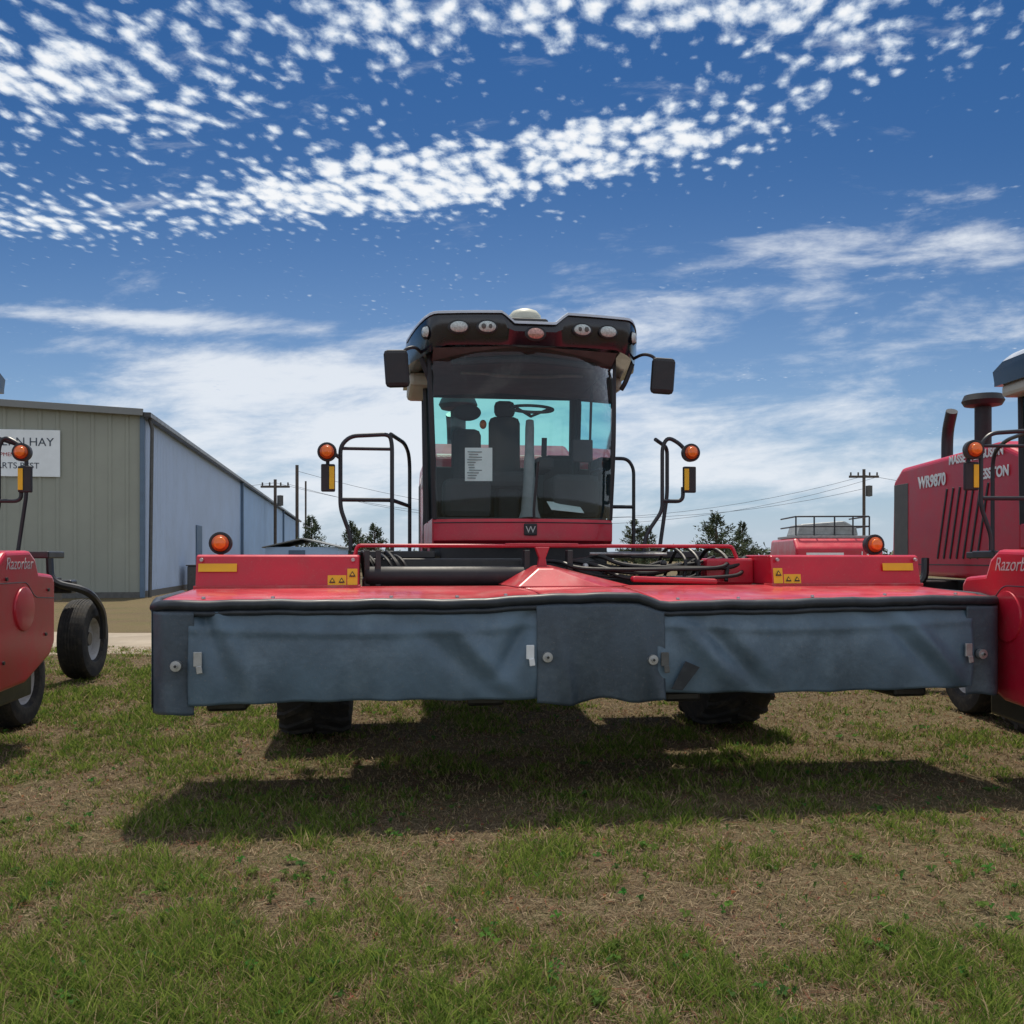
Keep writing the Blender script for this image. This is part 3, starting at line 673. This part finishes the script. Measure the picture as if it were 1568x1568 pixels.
text('sign_text','WESTERN HAY',.44,(-4.6,-.11,5.7),(rad(90),0,0),TXT,BD); text('sign_text','EQUIPMENT',.2,(-4.9,-.11,5.3),(rad(90),0,0),TXR,BD); text('sign_text','STARTS BEST',.32,(-4.55,-.11,4.85),(rad(90),0,0),TXT,BD)
# ------------------------------------------------------------ trees
def leafmat():
    m=bpy.data.materials.new('cedar_foliage'); m.use_nodes=True; nt=m.node_tree; b=NB(nt); p=nt.nodes['Principled BSDF']
    tc=b.n('ShaderNodeTexCoord').outputs['Object']
    c=b.mix(b.ss(b.noise(tc,2.2,4),.35,.65),(.03,.045,.022),(.09,.12,.05)); nt.links.new(c,p.inputs['Base Color']); p.inputs['Roughness'].default_value=.8; return m
LM=leafmat(); BK=mat('bark',(.09,.065,.045),.9,0,0,.3,5,.5,20)
def cedar(loc,h,w,seed,nb=60):
    r=random.Random(seed); T=empty('cedar_tree',loc)
    v,f=tubegeo([Vector((0,0,0)),Vector((.05,0,h*.4)),Vector((0,.03,h*.75)),Vector((0,0,h*.98))],[w*.07,w*.05,w*.03,.01],8); obj('trunk',v,f,BK,T,smooth='all')
    lv=[];lf=[];bv=[];bf=[]
    for i in range(nb):
        t=(i+r.random())/nb; z=h*(.08+.9*t); R=w*(1-t)**.75*r.uniform(.55,1.1)+.08; a=r.random()*6.28
        end=Vector((math.cos(a)*R,math.sin(a)*R,z+R*.35)); st=Vector((0,0,z))
        v,f=tubegeo([st,st.lerp(end,.5),end],[.03,.02,.006],5); o_=len(bv); bv+=v; bf+=[tuple(q+o_ for q in ff) for ff in f]
        for k in range(int(24+60*R/w)):
            s=r.uniform(.25,1.08); c=st.lerp(end,s)+Vector((r.gauss(0,.09*w*(1.1-t)),r.gauss(0,.09*w*(1.1-t)),r.gauss(0,.07*w)))
            L=r.uniform(.10,.26)*(.5+w*.25); d=(end-st).normalized()*.7+Vector((r.gauss(0,.5),r.gauss(0,.5),r.gauss(.25,.4))); d.normalize(); q=d.orthogonal().normalized(); q.rotate(Matrix.Rotation(r.random()*6.28,3,d))
            o_=len(lv); lv+=[c-q*L*.22,c+q*L*.22,c+d*L]; lf.append((o_,o_+1,o_+2))
    obj('limbs',bv,bf,BK,T); obj('foliage',lv,lf,LM,T)
for x,y,h,w,s in((-14.0,66,4.4,1.7,1),(-11.9,70,4.2,1.5,2),(-9.9,68,3.9,1.7,3),(-13,80,3.9,1.5,8),(8.0,62,4.0,1.5,4),(9.2,64,3.6,1.3,5),(13.4,62,4.35,2.3,6),(15.6,64,3.9,1.5,7),(28.5,90,3.3,1.3,9)): cedar((x,y,0),h,w,s)
def treeline():
    r=random.Random(5); vs=[];fs=[]
    for i in range(220):
        x=r.uniform(-330,420); y=r.uniform(430,520); R=r.uniform(2,5); z=r.uniform(1,4)
        for k in range(50):
            c=Vector((x+r.gauss(0,R),y+r.gauss(0,R*.5),max(0,z+r.gauss(0,R*.4)))); o_=len(vs); L=r.uniform(.6,1.6)
            for q in range(3): vs.append(c+Vector((r.gauss(0,L),r.gauss(0,L),r.gauss(0,L))))
            fs.append((o_,o_+1,o_+2))
    obj('distant_treeline',vs,fs,LM)
treeline()
S=empty('storage_shed',(-13.3,58,0),4)
box('walls',-1.8,2.6,0,6,0,2.2,WS2,S,.02); extr_y('shed_roof',[(-2.0,2.2),(.4,2.75),(2.8,2.2),(2.8,2.13),(.4,2.66),(-2.0,2.13)],-.2,6.2,RF,S,.01); box('shed_door',-.4,.6,-.03,0-.002,0,2.0,BLU,S,0)
WD=mat('pole_wood',(.10,.08,.065),.9,0,0,.2,3); WR=mat('wire',(.05,.05,.06),.5)
def pole(x,y,h,arm=True,r=.14):
    E=empty('utility_pole',(x,y,0))
    tube('shaft',[(0,0,0),(0,0,h)],r,WD,E)
    if arm:
        box('crossarm',-1.3,1.3,-.08,.08,h-.75,h-.55,WD,E,.01)
        for q in(-1.15,-.5,.5,1.15): lathe('insulator',[(.001,.3),(.07,.28),(.08,.05),(.04,0)],GREY,E,(q,0,h-.55),'z',8)
        lathe('transformer',[(.001,.5),(.28,.45),(.28,-.45),(.001,-.5)],GREY,E,(.45,0,h-1.9),'z',12)
pole(30.8,82.7,9.3); pole(-21.3,85,8.6); pole(-18.2,80,9.4,False); pole(-17.9,82,8.2,False,.08)
def wire(a,b,sag,r=.02):
    P=[Vector(a).lerp(Vector(b),k/20)-Vector((0,0,sag*4*(k/20)*(1-k/20))) for k in range(21)]
    return tubegeo(P,r,4)
vs=[];fs=[]
for a,b,s in(((-21.3,85,8.3),(30.8,82.7,8.7),3.5),((-20.2,85,8.2),(31.9,82.7,8.6),3.9),((-18.2,80,8.9),(30.8,82.7,7.6),3.2),((30.8,82.7,8.8),(95,80,8.8),3),((-21.3,85,8.3),(-90,90,8.3),2)):
    v,f=wire(a,b,s); o_=len(vs); vs+=v; fs+=[tuple(q+o_ for q in ff) for ff in f]
obj('power_lines',vs,fs,WR)
# ------------------------------------------------------------ world
EL,AZ=rad(68),rad(-3)
w=bpy.data.worlds.new('World'); scene.world=w; w.use_nodes=True; nt=w.node_tree; b=NB(nt)
try: w.cycles.sampling_method='MANUAL'; w.cycles.sample_map_resolution=256
except Exception: pass
bg=nt.nodes['Background']; bg.inputs[1].default_value=.15
sky=b.n('ShaderNodeTexSky',sky_type='NISHITA'); sky.sun_disc=False; sky.sun_elevation=EL; sky.sun_rotation=AZ; sky.air_density=1.2; sky.dust_density=.3; sky.ozone_density=3
tc=b.n('ShaderNodeTexCoord').outputs['Generated']
sp=b.n('ShaderNodeSeparateXYZ'); nt.links.new(tc,sp.inputs[0]); X,Y,Z=sp.outputs
ay=b.m('MAXIMUM',b.m('ABSOLUTE',Y),.08); p=b.m('DIVIDE',X,ay); q=b.m('DIVIDE',Z,ay)
zz=b.m('ADD',b.m('MAXIMUM',Z,0.),.03); cxp=b.m('DIVIDE',X,zz); cyp=b.m('DIVIDE',Y,zz)
pl=b.comb(cxp,cyp)
def blob(u,v,su,sv,rot,amp):
    pu,qv=(u-784)/1447,(855-v)/1447; c,s=math.cos(rad(rot)),math.sin(rad(rot))
    dx=b.m('SUBTRACT',p,pu); dy=b.m('SUBTRACT',q,qv)
    a=b.m('ADD',b.m('MULTIPLY',dx,c*1447/su),b.m('MULTIPLY',dy,s*1447/su))
    e=b.m('ADD',b.m('MULTIPLY',dx,-s*1447/sv),b.m('MULTIPLY',dy,c*1447/sv))
    r2=b.m('ADD',b.m('MULTIPLY',a,a),b.m('MULTIPLY',e,e))
    return b.m('MULTIPLY',b.m('EXPONENT',b.m('MULTIPLY',r2,-1.)),amp)
def add(l):
    r=l[0]
    for x in l[1:]: r=b.m('ADD',r,x)
    return r
MA=add([blob(40,90,380,150,-8,1.25),blob(540,292,300,45,8,1.2),blob(800,245,330,52,8,1.4),blob(1100,165,280,70,14,.8),blob(1100,5,560,70,-2,1.35),blob(60,335,230,42,3,1.0),blob(560,60,300,70,0,.5),b.ss(q,.64,.8,0,.85)])  # last term: unseen overhead cloud cover, added to raise the ambient light
low=b.noise(pl,1.7,2,.55,dim='2D')
wp=b.n('ShaderNodeVectorMath',operation='MULTIPLY_ADD')
nc=b.noise(pl,5,2,.5,out=1,dim='2D'); nt.links.new(nc,wp.inputs[0]); wp.inputs[1].default_value=(.045,.045,0); nt.links.new(pl,wp.inputs[2])
rt=b.n('ShaderNodeVectorRotate',rotation_type='Z_AXIS'); nt.links.new(wp.outputs[0],rt.inputs['Vector']); rt.inputs['Angle'].default_value=rad(12)
sc=b.n('ShaderNodeVectorMath',operation='MULTIPLY'); nt.links.new(rt.outputs[0],sc.inputs[0]); sc.inputs[1].default_value=(1.0,.72,1)
vo=b.n('ShaderNodeTexVoronoi',feature='SMOOTH_F1',voronoi_dimensions='2D'); vo.inputs['Scale'].default_value=23; vo.inputs['Smoothness'].default_value=.7; nt.links.new(sc.outputs[0],vo.inputs['Vector'])
puff=b.m('SUBTRACT',.34,vo.outputs['Distance'])
fine=b.noise(sc.outputs[0],38,5,.62,dim='2D')
med=b.noise(sc.outputs[0],9,4,.6,dim='2D')
tex=add([b.m('MULTIPLY',puff,1.5),b.m('MULTIPLY',b.m('SUBTRACT',fine,.5),1.15),b.m('MULTIPLY',b.m('SUBTRACT',med,.5),1.4),b.m('MULTIPLY',b.m('SUBTRACT',low,.5),1.1)])
den=b.m('ADD',tex,b.m('MULTIPLY',b.m('MINIMUM',MA,1.45),.9))
ac=b.ss(den,.48,1.30)
MC=add([blob(180,487,420,18,-3,.85),blob(430,590,300,60,-4,1.2),blob(1150,440,320,65,14,.75),blob(1520,380,130,40,0,.6),blob(800,640,520,80,0,.5),blob(500,740,560,90,0,.8),blob(1480,490,200,40,8,.55),blob(1150,700,700,90,0,.55)])
st=b.comb(b.m('MULTIPLY',p,5.5),b.m('ADD',b.m('MULTIPLY',q,20.),b.m('MULTIPLY',p,-1.5)))
cn=b.noise(st,1.2,6,.62,.15,dim='2D')
ci=b.ss(b.m('ADD',b.m('MULTIPLY',b.m('SUBTRACT',cn,.5),2.2),b.m('MINIMUM',MC,1.2)),.2,1.25)
hz=b.m('EXPONENT',b.m('MULTIPLY',b.m('MAXIMUM',q,0.),-7.))
tint=b.mix(b.ss(q,0.0,.45),(.26,.41,.56),(.085,.225,.38))
base=b.mix(1.,sky.outputs[0],tint,'MULTIPLY')
base=b.mix(b.m('MULTIPLY',hz,.8),base,(3.9,4.4,5.3))
base=b.mix(b.m('MULTIPLY',ci,.9),base,(5.4,5.7,6.1))
shade=b.ss(den,.85,1.65)
ccol=b.mix(shade,(3.6,4.3,5.3),(6.4,6.5,6.6))
base=b.mix(b.m('MULTIPLY',ac,.96),base,ccol)
back=b.ss(Y,.05,-.35,0.,.46)
zen=b.ss(q,.75,1.6,0.,.45)
base=b.mix(b.m('MAXIMUM',back,zen),base,(6.7,6.9,7.1))  # out-of-view white sky behind camera and overhead, added as fill for shaded fronts
nt.links.new(base,bg.inputs[0])
sd=Vector((math.sin(AZ)*math.cos(EL),math.cos(AZ)*math.cos(EL),math.sin(EL)))
L=bpy.data.lights.new('sun','SUN'); L.energy=4.5; L.angle=rad(1.2); L.color=(1,.92,.78)
lo=bpy.data.objects.new('sun',L); scene.collection.objects.link(lo); lo.rotation_euler=(-sd).to_track_quat('-Z','Y').to_euler()
cd=bpy.data.cameras.new('camera'); cd.sensor_width=36; cd.lens=36*1447/1568; cd.shift_y=71/1568; cd.clip_end=6000; cd.clip_start=.05
co=bpy.data.objects.new('camera',cd); scene.collection.objects.link(co); co.location=(0,0,1.5); co.rotation_euler=(rad(90),0,0); scene.camera=co
scene.view_settings.view_transform='Standard'; scene.view_settings.look='None'; scene.view_settings.exposure=0
